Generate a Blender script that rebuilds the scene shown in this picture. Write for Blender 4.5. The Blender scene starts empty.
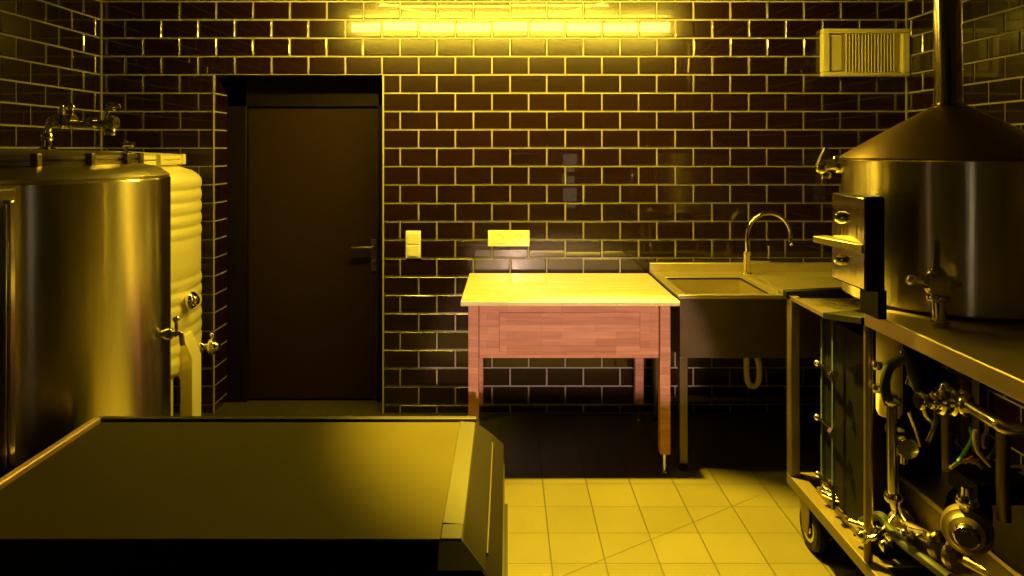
import bpy, math, random
from mathutils import Vector, Matrix, Quaternion
random.seed(4)
S = bpy.context.scene
COL = S.collection
F, CX, CY, HC = 700.0, 507.0, 149.5, 1.44
WY, WL, WR, CEIL = 3.825, -2.22, 2.186, 2.75

def P(px, py, Y):
    return Vector(((px-CX)*Y/F, Y, HC-(py-CY)*Y/F))
PI = math.pi

# ------------------------------------------------------------------ materials
def nodes(name):
    m = bpy.data.materials.new(name); m.use_nodes = True
    nt = m.node_tree
    return m, nt, nt.nodes['Principled BSDF']

def mat(name, col, rough=.5, metal=0., spec=.5, coat=0., coat_rough=.03, var=0., scale=(8, 8, 8), bump=0., rvar=0.):
    m, nt, b = nodes(name)
    b.inputs['Base Color'].default_value = (*col, 1)
    b.inputs['Roughness'].default_value = rough
    b.inputs['Metallic'].default_value = metal
    b.inputs['Specular IOR Level'].default_value = spec
    b.inputs['Coat Weight'].default_value = coat
    b.inputs['Coat Roughness'].default_value = coat_rough
    if var or bump or rvar:
        tc = nt.nodes.new('ShaderNodeTexCoord'); mp = nt.nodes.new('ShaderNodeMapping')
        mp.inputs['Scale'].default_value = scale
        nz = nt.nodes.new('ShaderNodeTexNoise'); nz.inputs['Scale'].default_value = 1; nz.inputs['Detail'].default_value = 4
        nt.links.new(tc.outputs['Object'], mp.inputs['Vector']); nt.links.new(mp.outputs['Vector'], nz.inputs['Vector'])
        if var:
            mx = nt.nodes.new('ShaderNodeMix'); mx.data_type = 'RGBA'
            mx.inputs[6].default_value = tuple(c*(1-var) for c in col)+(1,)
            mx.inputs[7].default_value = tuple(min(1, c*(1+var)) for c in col)+(1,)
            nt.links.new(nz.outputs['Fac'], mx.inputs[0]); nt.links.new(mx.outputs[2], b.inputs['Base Color'])
        if rvar:
            r = nt.nodes.new('ShaderNodeMapRange')
            r.inputs['To Min'].default_value = max(0, rough-rvar); r.inputs['To Max'].default_value = rough+rvar
            nt.links.new(nz.outputs['Fac'], r.inputs['Value']); nt.links.new(r.outputs['Result'], b.inputs['Roughness'])
        if bump:
            bp = nt.nodes.new('ShaderNodeBump'); bp.inputs['Strength'].default_value = bump; bp.inputs['Distance'].default_value = .01
            nt.links.new(nz.outputs['Fac'], bp.inputs['Height']); nt.links.new(bp.outputs['Normal'], b.inputs['Normal'])
    return m

def brushed(m, rot=.25, an=.9):
    nt = m.node_tree; b = nt.nodes['Principled BSDF']
    b.inputs['Anisotropic'].default_value = an; b.inputs['Anisotropic Rotation'].default_value = rot
    t = nt.nodes.new('ShaderNodeTangent'); t.direction_type = 'RADIAL'; t.axis = 'Z'
    nt.links.new(t.outputs[0], b.inputs['Tangent'])
    return m

def emis(name, col, strength):
    m, nt, b = nodes(name)
    b.inputs['Base Color'].default_value = (.8, .8, .8, 1)
    b.inputs['Emission Color'].default_value = (*col, 1)
    b.inputs['Emission Strength'].default_value = strength
    return m

M = {}
M['tile'] = mat('glazed_brown_tile', (.013, .0033, .0006), rough=.27, spec=.6, coat=1., coat_rough=.02, var=.5, scale=(3.3, 3.3, 6.7))
M['grout'] = mat('cream_grout', (.34, .32, .29), rough=.9, var=.15, scale=(6, 6, 6))
M['steel'] = mat('stainless_steel', (.56, .50, .42), rough=.17, metal=1, scale=(9, 9, .6), bump=.14)
M['steel_kettle'] = mat('wavy_stainless_steel', (.50, .42, .34), rough=.12, metal=1, scale=(7, 7, 1.2), bump=.30)
M['steel_satin'] = mat('satin_stainless_steel', (.50, .43, .33), rough=.33, metal=1, scale=(14, 2, 14), rvar=.05, var=.1)
M['steel_dull'] = mat('dull_stainless_steel', (.18, .14, .09), rough=.42, metal=1, scale=(3, 3, 9), rvar=.08, var=.25)
M['tank'] = brushed(mat('circular_brushed_steel', (.78, .70, .56), rough=.25, metal=1, scale=(9, 9, .6), bump=.10))
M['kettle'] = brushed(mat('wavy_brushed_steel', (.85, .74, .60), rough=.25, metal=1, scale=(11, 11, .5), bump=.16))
M['ribbed'] = mat('pale_ribbed_steel', (.98, .90, .55), rough=.46, metal=.35)
M['chimney'] = mat('dark_chimney_steel', (.36, .29, .22), rough=.14, metal=1)
M['chrome'] = mat('chrome', (.78, .74, .66), rough=.1, metal=1)
M['tray'] = mat('tray_steel', (.42, .35, .25), rough=.28, metal=1, rvar=.06)
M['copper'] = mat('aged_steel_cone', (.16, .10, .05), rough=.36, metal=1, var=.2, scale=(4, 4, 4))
M['black'] = mat('black_plastic', (.012, .010, .010), rough=.4)
M['rubber'] = mat('black_rubber', (.006, .006, .006), rough=.6, spec=.2)
M['dark'] = mat('dark_painted_steel', (.002, .002, .002), rough=.5, spec=.08, var=.2)
M['door'] = mat('dark_brown_door_paint', (.018, .009, .0025), rough=.55, spec=.12, var=.12, scale=(3, 3, 3))
M['frame'] = mat('black_door_frame_paint', (.006, .003, .002), rough=.5, spec=.15)
M['white'] = mat('cream_plastic', (.95, .93, .85), rough=.35)
M['shell'] = mat('black_chest_paint', (.0035, .002, .0015), rough=.5, spec=.08, var=.15)
M['lid'] = mat('dark_olive_lid', (.034, .027, .007), rough=.65, spec=.05, var=.12, scale=(7, 7, 7))
M['lidrail'] = mat('worn_bronze_rail', (.016, .012, .004), rough=.55, spec=.15, var=.3, scale=(30, 6, 6))
M['leftrail'] = mat('worn_aluminium_rail', (.55, .38, .30), rough=.5, metal=.6, var=.35, scale=(10, 12, 10))
M['blue'] = mat('teal_painted_steel', (.03, .045, .10), rough=.4, spec=.2)
M['grey'] = mat('grey_corner_plate', (.07, .055, .058), rough=.5)
M['green'] = mat('green_wire', (.08, .30, .16), rough=.5)
M['red'] = mat('red_wire', (.5, .05, .03), rough=.5)
M['pale'] = mat('pale_wire', (.6, .5, .4), rough=.5)
M['cream'] = mat('cream_filter_housing', (.62, .52, .30), rough=.4)
M['ceiling'] = mat('dark_ceiling_paint', (.02, .018, .015), rough=.9)
M['wallplain'] = mat('dark_plain_paint', (.010, .009, .008), rough=.8)
M['vent'] = mat('brushed_vent_metal', (.80, .72, .42), rough=.35, spec=.6)
M['ventdark'] = mat('vent_interior', (.22, .13, .05), rough=.4, metal=.6)
YEL = (1.0, .70, .045)
M['tube'] = emis('glowing_yellow_tube', YEL, 138)
M['tube2'] = emis('glowing_thin_tube', YEL, 70)
M['cable'] = emis('self_lit_cable', YEL, 50)  # hanging cable given its own glow so its reflection stays bright

def wood_mat(name, a, b_, rough, coat=0.):
    m, nt, b = nodes(name)
    N = nt.nodes.new; L = nt.links.new
    tc = N('ShaderNodeTexCoord'); sx = N('ShaderNodeSeparateXYZ'); cx = N('ShaderNodeCombineXYZ')
    L(tc.outputs['Object'], sx.inputs[0])
    add = N('ShaderNodeMath'); add.operation = 'ADD'
    L(sx.outputs[1], add.inputs[0]); L(sx.outputs[2], add.inputs[1])
    L(sx.outputs[0], cx.inputs[0]); L(add.outputs[0], cx.inputs[1])
    br = N('ShaderNodeTexBrick'); br.inputs['Scale'].default_value = 1
    br.inputs['Brick Width'].default_value = .24; br.inputs['Row Height'].default_value = .031
    br.inputs['Mortar Size'].default_value = .0006; br.offset = .37; br.inputs['Bias'].default_value = 0
    br.inputs['Color1'].default_value = (*a, 1); br.inputs['Color2'].default_value = (*b_, 1)
    br.inputs['Mortar'].default_value = tuple(.5*c for c in a)+(1,)
    L(cx.outputs[0], br.inputs['Vector'])
    mp = N('ShaderNodeMapping'); mp.inputs['Scale'].default_value = (6, 90, 90); L(tc.outputs['Object'], mp.inputs['Vector'])
    nz = N('ShaderNodeTexNoise'); nz.inputs['Scale'].default_value = 1; nz.inputs['Detail'].default_value = 5; L(mp.outputs[0], nz.inputs['Vector'])
    r = N('ShaderNodeMapRange'); r.inputs['To Min'].default_value = .62; r.inputs['To Max'].default_value = 1.3; L(nz.outputs['Fac'], r.inputs['Value'])
    vm = N('ShaderNodeVectorMath'); vm.operation = 'SCALE'; L(br.outputs['Color'], vm.inputs[0]); L(r.outputs[0], vm.inputs['Scale'])
    L(vm.outputs[0], b.inputs['Base Color'])
    b.inputs['Roughness'].default_value = rough; b.inputs['Coat Weight'].default_value = coat
    return m
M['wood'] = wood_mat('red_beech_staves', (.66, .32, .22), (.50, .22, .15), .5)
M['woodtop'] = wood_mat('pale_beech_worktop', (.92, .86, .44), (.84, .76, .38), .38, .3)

def floor_mat():
    m, nt, b = nodes('yellow_floor_tiles')
    N = nt.nodes.new; L = nt.links.new
    def math_(op, x, y=None):
        n = N('ShaderNodeMath'); n.operation = op
        for i, v in enumerate((x, y)):
            if v is None: continue
            if isinstance(v, (int, float)): n.inputs[i].default_value = v
            else: L(v, n.inputs[i])
        return n.outputs[0]
    tc = N('ShaderNodeTexCoord'); sx = N('ShaderNodeSeparateXYZ'); L(tc.outputs['Object'], sx.inputs[0])
    X, Y = sx.outputs[0], sx.outputs[1]
    def grid(v, o, p, w):
        f = math_('FRACT', math_('DIVIDE', math_('ADD', math_('SUBTRACT', v, o), 40*p+p/2), p))
        d = math_('MULTIPLY', math_('ABSOLUTE', math_('SUBTRACT', f, .5)), p)
        return math_('LESS_THAN', d, w)
    gx = grid(X, .343, .1885, .0026); gy = grid(Y, 2.821, .193, .0022)
    diag = math_('LESS_THAN', math_('ABSOLUTE', math_('SUBTRACT', math_('SUBTRACT', Y, 2.243), math_('MULTIPLY', X, .64))), .0025)
    rng = math_('MULTIPLY', math_('GREATER_THAN', X, .19), math_('LESS_THAN', X, 1.05))
    g = math_('MAXIMUM', math_('MAXIMUM', gx, gy), math_('MULTIPLY', diag, rng))
    cell = N('ShaderNodeCombineXYZ')
    L(math_('FLOOR', math_('DIVIDE', math_('SUBTRACT', X, .343), .1885)), cell.inputs[0])
    L(math_('FLOOR', math_('DIVIDE', math_('SUBTRACT', Y, 2.821), .193)), cell.inputs[1])
    wn = N('ShaderNodeTexWhiteNoise'); L(cell.outputs[0], wn.inputs['Vector'])
    nz = N('ShaderNodeTexNoise'); nz.inputs['Scale'].default_value = 5; nz.inputs['Detail'].default_value = 5
    L(tc.outputs['Object'], nz.inputs['Vector'])
    k = math_('ADD', math_('MULTIPLY', wn.outputs['Value'], .22), math_('MULTIPLY', nz.outputs['Fac'], .30))
    k = math_('ADD', k, .74)
    vm = N('ShaderNodeVectorMath'); vm.operation = 'SCALE'; vm.inputs[0].default_value = (.044, .0365, .013); L(k, vm.inputs['Scale'])
    mx = N('ShaderNodeMix'); mx.data_type = 'RGBA'; L(g, mx.inputs[0]); L(vm.outputs[0], mx.inputs[6]); mx.inputs[7].default_value = (.014, .010, .005, 1)
    L(mx.outputs[2], b.inputs['Base Color']); b.inputs['Roughness'].default_value = .5; b.inputs['Specular IOR Level'].default_value = .3
    bp = N('ShaderNodeBump'); bp.inputs['Strength'].default_value = .4; bp.inputs['Distance'].default_value = .002; bp.invert = True
    L(g, bp.inputs['Height']); L(bp.outputs[0], b.inputs['Normal'])
    return m
M['floor'] = floor_mat()
M['trimmetal'] = mat('cream_corner_trim', (.42, .38, .28), rough=.5)
M['framesteel'] = mat('dull_frame_steel', (.11, .085, .045), rough=.45, metal=.8, scale=(9, 3, 9), var=.2)
M['rigsteel'] = mat('dull_worktop_steel', (.36, .29, .16), rough=.42, metal=.8, scale=(14, 2, 14), rvar=.05, var=.1)
M['sinksteel'] = mat('matte_sink_steel', (.66, .57, .34), rough=.42, metal=.65, scale=(14, 2, 14), rvar=.05, var=.1)

# ------------------------------------------------------------------ mesh builder
class MB:
    def __init__(s): s.v = []; s.f = []; s.m = []
    def poly(s, pts, faces, mi=0):
        o = len(s.v); s.v += [tuple(p) for p in pts]
        for f in faces: s.f.append(tuple(i+o for i in f)); s.m.append(mi)
        return s
    def box(s, x0, x1, y0, y1, z0, z1, mi=0):
        p = [(x, y, z) for z in (z0, z1) for x, y in ((x0, y0), (x1, y0), (x1, y1), (x0, y1))]
        return s.poly(p, [(3, 2, 1, 0), (4, 5, 6, 7), (0, 1, 5, 4), (1, 2, 6, 5), (2, 3, 7, 6), (3, 0, 4, 7)], mi)
    def hexa(s, bot, top, mi=0):
        return s.poly(list(bot)+list(top), [(3, 2, 1, 0), (4, 5, 6, 7), (0, 1, 5, 4), (1, 2, 6, 5), (2, 3, 7, 6), (3, 0, 4, 7)], mi)
    def prism(s, pts, off, mi=0):
        n = len(pts); off = Vector(off); a = [Vector(p) for p in pts]; b = [p+off for p in a]
        fs = [tuple(range(n))[::-1], tuple(range(n, 2*n))]+[(i, (i+1) % n, n+(i+1) % n, n+i) for i in range(n)]
        return s.poly(a+b, fs, mi)
    def rings(s, R, closed=False, cap=True, mi=0):
        n = len(R[0]); pts = [p for r in R for p in r]; fs = []
        K = len(R) if closed else len(R)-1
        for i in range(K):
            j = (i+1) % len(R)
            for k in range(n):
                q = (k+1) % n; fs.append((i*n+k, i*n+q, j*n+q, j*n+k))
        if cap and not closed:
            fs.append(tuple(range(n))[::-1]); fs.append(tuple((len(R)-1)*n+k for k in range(n)))
        return s.poly(pts, fs, mi)
    def lathe(s, prof, c=(0, 0, 0), axis=(0, 0, 1), n=48, mi=0, cap=True):
        ax = Vector(axis).normalized(); q = Vector((0, 0, 1)).rotation_difference(ax); c = Vector(c)
        R = []
        for r, z in prof:
            r = max(r, 1e-4)
            R.append([c+q @ Vector((r*math.cos(2*PI*k/n), r*math.sin(2*PI*k/n), z)) for k in range(n)])
        return s.rings(R, cap=cap, mi=mi)
    def cyl(s, a, b, r, r2=None, n=20, mi=0):
        a = Vector(a); b = Vector(b); L = (b-a).length
        return s.lathe([(r, 0), (r if r2 is None else r2, L)], a, b-a, n, mi)
    def tube(s, pts, r, n=12, smooth=0, closed=False, mi=0):
        pts = [Vector(p) for p in pts]
        if smooth:
            out = []; m = len(pts)
            rng = range(m) if closed else range(m-1)
            for i in rng:
                g = (lambda k: pts[k % m]) if closed else (lambda k: pts[min(max(k, 0), m-1)])
                p0, p1, p2, p3 = g(i-1), g(i), g(i+1), g(i+2)
                for t in range(smooth):
                    u = t/smooth
                    out.append(.5*((2*p1)+(p2-p0)*u+(2*p0-5*p1+4*p2-p3)*u*u+(3*p1-p0-3*p2+p3)*u**3))
            if not closed: out.append(pts[-1])
            pts = out
        m = len(pts); R = []; prev = None
        for i, p in enumerate(pts):
            if closed: t = pts[(i+1) % m]-pts[i-1]
            else: t = pts[min(i+1, m-1)]-pts[max(i-1, 0)]
            t.normalize()
            if prev is None:
                u = t.orthogonal().normalized()
            else:
                u = (prev-t*prev.dot(t)).normalized()
            prev = u; w = t.cross(u)
            R.append([p+r*(math.cos(2*PI*k/n)*u+math.sin(2*PI*k/n)*w) for k in range(n)])
        return s.rings(R, closed=closed, mi=mi)
    def ball(s, c, r, sc=(1, 1, 1), n=16, mi=0):
        prof = [(r*math.sin(PI*i/10), -r*math.cos(PI*i/10)) for i in range(11)]
        o = len(s.v); s.lathe(prof, (0, 0, 0), n=n, mi=mi)
        c = Vector(c)
        for i in range(o, len(s.v)):
            p = s.v[i]; s.v[i] = (c.x+p[0]*sc[0], c.y+p[1]*sc[1], c.z+p[2]*sc[2])
        return s
    def build(s, name, mats, parent=None, bevel=0., seg=2, smooth=True, ang=35):
        me = bpy.data.meshes.new(name)
        org = Vector((0, 0, 0))
        if parent is None and s.v and getattr(s, 'recenter', False):
            pass
        me.from_pydata(s.v, [], s.f)
        if not isinstance(mats, (list, tuple)): mats = [mats]
        for k in mats: me.materials.append(M[k])
        for p, i in zip(me.polygons, s.m): p.material_index = i
        me.update()
        import bmesh
        bm = bmesh.new(); bm.from_mesh(me); bmesh.ops.recalc_face_normals(bm, faces=bm.faces); bm.to_mesh(me); bm.free()
        if smooth:
            for p in me.polygons: p.use_smooth = True
            me.set_sharp_from_angle(angle=math.radians(ang))
        o = bpy.data.objects.new(name, me); COL.objects.link(o)
        if parent is not None:
            o.parent = parent
            w = parent.location if parent.parent is None else parent.location+parent.parent.location
            # all meshes are written in world coordinates; shift them back under their parent
            o.location = -Vector(world(parent))
        if bevel:
            b = o.modifiers.new('bevel', 'BEVEL'); b.width = bevel; b.segments = seg; b.limit_method = 'ANGLE'; b.angle_limit = math.radians(40)
        return o

def world(o):
    v = Vector((0, 0, 0))
    while o is not None: v += Vector(o.location); o = o.parent
    return v
def thing(name, label, cat, loc, group=None):
    o = bpy.data.objects.new(name, None); COL.objects.link(o); o.location = loc; o.empty_display_size = .1
    return tag(o, label, cat, group)
def tag(o, label=None, cat=None, group=None, kind=None):
    if label: o['label'] = label
    if cat: o['category'] = cat
    if group: o['group'] = group
    if kind: o['kind'] = kind
    return o
def struct(o, label=None):
    return tag(o, label, None, None, 'structure')

# ------------------------------------------------------------------ the room
TZ, TP, TW, GAP, TH = 1.448, .1, .2, .0085, .006
def tiled(name, to3, u0, u1, z0, z1, offs, holes=()):
    """grout slab with glazed tiles in running bond; to3(u, z, d) maps wall coordinates to the room, d is out of the wall"""
    m = MB()
    # grout slab around holes
    us = sorted({u0, u1, *[h[0] for h in holes], *[h[1] for h in holes]}); zs = sorted({z0, z1, *[h[2] for h in holes], *[h[3] for h in holes]})
    for a, b in zip(us, us[1:]):
        for c, d in zip(zs, zs[1:]):
            if any(a >= h[0]-1e-6 and b <= h[1]+1e-6 and c >= h[2]-1e-6 and d <= h[3]+1e-6 for h in holes): continue
            m.poly([to3(a, c, 0), to3(b, c, 0), to3(b, d, 0), to3(a, d, 0)], [(0, 1, 2, 3)], 0)
    def tile(a, b, c, d):
        g = GAP/2; a += g; b -= g; c += g; d -= g
        if b-a < .012 or d-c < .012: return
        e = .0035
        t = [random.uniform(-.0002, .0002) for _ in range(3)]
        pts = [to3(a, c, 0), to3(b, c, 0), to3(b, d, 0), to3(a, d, 0)]
        lo = [to3(a, c, TH-.003), to3(b, c, TH-.003), to3(b, d, TH-.003), to3(a, d, TH-.003)]
        h = [TH+t[0]+sx*t[1]+sz*t[2] for sx, sz in ((-1, -1), (1, -1), (1, 1), (-1, 1))]
        hi = [to3(a+e, c+e, h[0]), to3(b-e, c+e, h[1]), to3(b-e, d-e, h[2]), to3(a+e, d-e, h[3])]
        fs = [(8, 9, 10, 11)]
        for i in range(4):
            j = (i+1) % 4; fs += [(i, j, 4+j, 4+i), (4+i, 4+j, 8+j, 8+i)]
        m.poly(pts+lo+hi, fs, 1)
    k0 = math.floor((z0-TZ)/TP); k1 = math.ceil((z1-TZ)/TP)
    for k in range(k0, k1):
        c, d = max(z0, TZ+k*TP), min(z1, TZ+(k+1)*TP)
        o = offs[k % 2]; n0 = math.floor((u0-o)/TW); n1 = math.ceil((u1-o)/TW)
        for n in range(n0, n1):
            a, b = max(u0, o+n*TW), min(u1, o+(n+1)*TW)
            segs = [(a, b)]
            for h in holes:
                if d > h[2]+.02 and c < h[3]-.02:
                    ns = []
                    for (p, q) in segs:
                        if q <= h[0] or p >= h[1]: ns.append((p, q)); continue
                        if p < h[0]: ns.append((p, h[0]))
                        if q > h[1]: ns.append((h[1], q))
                    segs = ns
            for (p, q) in segs: tile(p, q, c, d)
    return struct(m.build(name, ['grout', 'tile'], smooth=True, ang=20))

DL, DR, DT, DY = -1.601, -.675, 1.848, 4.02
tiled('wall_back', lambda u, z, d: (u, WY-d, z), WL, WR, 0, CEIL, (-2.082, -2.183), [(DL, DR, 0, DT)])
tiled('wall_left', lambda u, z, d: (WL+d, u, z), -.5, WY, 0, CEIL, (3.763, 3.66))
tiled('wall_right', lambda u, z, d: (WR-d, u, z), -.5, WY, 0, CEIL, (3.774, 3.67))
tiled('wall_reveal_left', lambda u, z, d: (DL+d, u, z), WY, DY+.05, 0, DT, (WY+.17, WY+.17))
tiled('wall_reveal_right', lambda u, z, d: (DR-d, u, z), WY, DY+.05, 0, DT, (WY+.17, WY+.17))
struct(MB().box(DL-.05, DR+.05, WY+.001, DY+.1, DT, DT+.05).build('trim_1', 'frame'))
struct(MB().box(DL-.05, DR+.05, DY+.045, DY+.1, 0, DT).build('wall_behind_door', 'wallplain'))
struct(MB().box(WL-.1, WR+.1, -.6, DY+.1, -.06, 0).build('floor', 'floor'))
struct(MB().box(WL-.1, WR+.1, -.6, DY+.1, CEIL, CEIL+.06).build('ceiling', 'ceiling'))
# unseen wall behind the camera; opening added, its sill shapes the shadow edge
SILL = 1.351
wf = MB()
wf.box(WL-.1, WR+.1, -.6, -.5, 0, SILL); wf.box(WL-.1, WR+.1, -.6, -.5, 2.2, CEIL)
wf.box(WL-.1, -1.0, -.6, -.5, SILL, 2.2); wf.box(.92, WR+.1, -.6, -.5, SILL, 2.2)
struct(wf.build('wall_front', 'wallplain'))

# tall dim window panes added in the unseen wall, for streaks on the steel
M['pane'] = emis('added_streak_pane', (.95, .82, .66), .8)
M['pane_pink'] = emis('added_pink_streak_pane', (1.0, .60, .45), .55)
wa, wb = .64, .80
wn_ = MB(); wn_.box(wa-.03, wa, -.5, -.47, .77, 1.38); wn_.box(wb, wb+.03, -.5, -.47, .77, 1.38); wn_.box(wa, wb, -.5, -.47, .77, .80); wn_.box(wa, wb, -.5, -.47, 1.35, 1.38)
wn_.box(wa, wb, -.5, -.475, .96, 1.0); wn_.box(wa, wb, -.5, -.475, 1.14, 1.19)  # crossbars break up the added pane's reflection in the tiles
wn = struct(wn_.build('streak_window_1', 'frame'))
MB().box(wa, wb, -.495, -.485, .80, 1.35).build('pane', 'pane', wn)
wn_ = MB(); wn_.box(-2.16, -2.13, -.5, -.47, .3, 1.6); wn_.box(-1.99, -1.96, -.5, -.47, .3, 1.6); wn_.box(-2.13, -1.99, -.5, -.47, .3, .33); wn_.box(-2.13, -1.99, -.5, -.47, 1.57, 1.6)  # second glowing pane, added for a pinkish streak on the kettle
wn = struct(wn_.build('streak_window_2', 'frame'))
MB().box(-2.13, -1.99, -.495, -.485, .33, 1.57).build('pane', 'pane_pink', wn)
# pale metal corner trims
k = 2
for x, y, h0, h1 in ((WL+.009, WY-.009, 0, CEIL), (WR-.009, WY-.009, 0, CEIL), (DL+.001, WY-.005, 0, DT), (DR-.001, WY-.005, 0, DT)):
    struct(MB().box(x-.003, x+.003, y-.003, y+.003, h0, h1).build('trim_%d' % k, 'trimmetal')); k += 1

# door
d = struct(bpy.data.objects.new('door_1', None)); COL.objects.link(d); d.location = ((DL+DR)/2, DY, 0)
fz = 1.684
fm = MB(); fm.box(DL+.006, DL+.115, DY-.03, DY+.04, 0, DT); fm.box(DR-.062, DR-.006, DY-.03, DY+.04, 0, DT); fm.box(DL+.006, DR-.006, DY-.03, DY+.04, fz, DT-.001)
fm.build('door_frame', 'frame', d, bevel=.004)
pm = MB(); pm.box(DL+.118, DR-.065, DY-.01, DY+.035, .012, fz-.004); pm.build('door_leaf', 'door', d, bevel=.003)
hd = MB(); hp = P(374, 248, DY-.01)
hd.box(hp.x-.016, hp.x+.016, DY-.02, DY-.008, hp.z-.13, hp.z+.05)
hd.cyl((hp.x, DY-.01, hp.z+.005), (hp.x, DY-.06, hp.z+.005), .012)
hd.tube([(hp.x, DY-.055, hp.z+.005), (hp.x-.05, DY-.06, hp.z+.008), (hp.x-.12, DY-.058, hp.z+.004)], .010, smooth=4)
hd.cyl((hp.x, DY-.01, hp.z-.08), (hp.x, DY-.03, hp.z-.08), .010)
hd.build('door_handle', 'steel_dull', d, bevel=.002)

# ------------------------------------------------------------------ small wall items
def wallrect(px0, px1, py0, py1, Y=WY):
    a = P(px0, py1, Y); b = P(px1, py0, Y); return a.x, b.x, a.z, b.z
yw = WY-TH
x0, x1, z0, z1 = wallrect(406, 421, 230.5, 258)
t = thing('light_switch', 'small upright cream wall switch beside the dark door', 'switch', ((x0+x1)/2, yw, z0))
MB().box(x0, x1, yw-.009, yw, z0, z1).build('cover_plate', 'white', t, bevel=.003)
zm = (z0+z1)/2
MB().box(x0+.012, x1-.012, yw-.014, yw-.007, zm+.004, z1-.012).build('rocker', 'white', t, bevel=.002)
MB().box(x0+.012, x1-.012, yw-.014, yw-.007, z0+.012, zm-.004).build('rocker', 'white', t, bevel=.002)
x0, x1, z0, z1 = wallrect(488, 529.5, 230, 246)
t = thing('wall_socket', 'wide cream double wall socket above the wooden table', 'socket', ((x0+x1)/2, yw, z0))
MB().box(x0, x1, yw-.012, yw, z0, z1).build('cover_plate', 'white', t, bevel=.003)
for cx in (x0+(x1-x0)*.27, x0+(x1-x0)*.73):
    MB().lathe([(.027, 0), (.027, .004), (.023, .004), (.020, .001)], (cx, yw-.012, (z0+z1)/2), (0, -1, 0), 28).build('outlet', 'white', t)

x0, x1, z0, z1 = wallrect(819, 905, 30, 77)
t = thing('ventilation_grille', 'yellow-lit rectangular metal vent high on the back wall by the right corner', 'vent', ((x0+x1)/2, yw, z0))
fr = MB(); w = .035; dp = .045
fr.box(x0, x1, yw-dp, yw, z0, z0+w*.6); fr.box(x0, x1, yw-dp, yw, z1-w*.7, z1)
fr.box(x0, x0+w*1.1, yw-dp, yw, z0+w*.6, z1-w*.7); fr.box(x1-w*1.2, x1, yw-dp, yw, z0+w*.6, z1-w*.7)
fr.build('frame', 'vent', t, bevel=.006)
MB().box(x0+.01, x1-.01, yw-.012, yw, z0+.01, z1-.01).build('back_plate', 'vent', t)
MB().box(x0+w*1.1, x0+w*1.1+.075, yw-.034, yw-.010, z0+.026, z1-.03).build('side_louvre', 'vent', t, bevel=.01)
for i in range(16):
    xx = x0+w*1.1+.09+i*.0172
    MB().hexa([(xx, yw-.032, z0+.022), (xx+.003, yw-.034, z0+.022), (xx+.009, yw-.012, z0+.022), (xx+.006, yw-.012, z0+.022)],
              [(xx, yw-.032, z1-.026), (xx+.003, yw-.034, z1-.026), (xx+.009, yw-.012, z1-.026), (xx+.006, yw-.012, z1-.026)]).build('grille_bar', 'vent', t)

# ------------------------------------------------------------------ yellow tubes over the wall (seen as reflections in the glaze)
LY = 3.15
def virt(py, Y): return HC+(CY-py)*(2*(WY-TH)-Y)/F
def vx(px, Y): return (px-CX)*(2*(WY-TH)-Y)/F
def tube_lamp(label, xa, xb, Y, z, r, m):
    t = thing('tube_lamp', label, 'lamp', ((xa+xb)/2, Y, z), 'yellow tube lamps hung from the ceiling')
    MB().cyl((xa, Y, z), (xb, Y, z), r, n=16).build('glass_tube', m, t)
    e = MB()
    e.build
    for x, s in ((xa, -1), (xb, 1)):
        MB().cyl((x, Y, z), (x+s*.03, Y, z), r+.004, n=16).box(x-.012, x+.012+s*.01, Y-.012, Y+.012, z+r*.5, z+.07).build('lamp_holder', 'white', t)
    MB().box(xa-.02, xb+.02, Y-.025, Y+.025, z+.065, z+.10).build('lamp_housing', 'white', t, bevel=.004)
    for x in (xa+.2, xb-.2):
        MB().cyl((x, Y, z+.10), (x, Y, CEIL), .0025, n=8).build('hanging_wire', 'steel_dull', t)
    return t
z1_ = virt(27, LY)
tube_lamp('long bright yellow tube lamp reflected as the broad band on the back wall', vx(352, LY), vx(669, LY), LY, z1_, .028, 'tube')
z2_ = virt(6, LY+.13)
tube_lamp('shorter thin yellow tube lamp reflected above the broad bright band', vx(380, LY+.13), vx(608, LY+.13), LY+.13, z2_, .006, 'tube2')
Yr = LY+.06
rp = [(vx(a, Yr), Yr, virt(b, Yr)) for a, b in ((372, 2), (410, 9), (450, 15), (500, 18.5), (550, 15), (590, 7), (612, 1))]
t = thing('cable_added_glow', 'thin glowing yellow hanging cable, glow added, sagging in a curve above the broad bright band', 'light', rp[3])
MB().tube(rp, .004, n=10, smooth=5).build('self_lit_cable', 'cable', t)
for p in (rp[0], rp[-1]): MB().cyl(p, (p[0], p[1], CEIL), .002, n=8).build('hanging_wire', 'steel_dull', t)

# ------------------------------------------------------------------ wooden table
TX0, TX1, TY0, TY1, TT = -.203, .757, 3.06, 3.76, .776
t = thing('work_table', 'pale-topped beech table with a red-brown drawer front against the tiled wall', 'table', ((TX0+TX1)/2, (TY0+TY1)/2, 0))
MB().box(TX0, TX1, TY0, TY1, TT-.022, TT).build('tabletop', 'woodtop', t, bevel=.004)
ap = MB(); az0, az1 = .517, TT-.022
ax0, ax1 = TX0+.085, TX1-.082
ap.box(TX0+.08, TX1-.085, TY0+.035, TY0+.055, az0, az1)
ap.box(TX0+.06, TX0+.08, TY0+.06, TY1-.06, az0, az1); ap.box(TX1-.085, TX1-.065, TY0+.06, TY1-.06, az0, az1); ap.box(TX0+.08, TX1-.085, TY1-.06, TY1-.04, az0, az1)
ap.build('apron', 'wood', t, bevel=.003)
MB().box(P(499, 0, TY0+.03).x, P(640, 0, TY0+.03).x, TY0+.022, TY0+.034, P(0, 352, TY0+.03).z, P(0, 312, TY0+.03).z).build('drawer_front', 'wood', t, bevel=.004)
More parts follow.
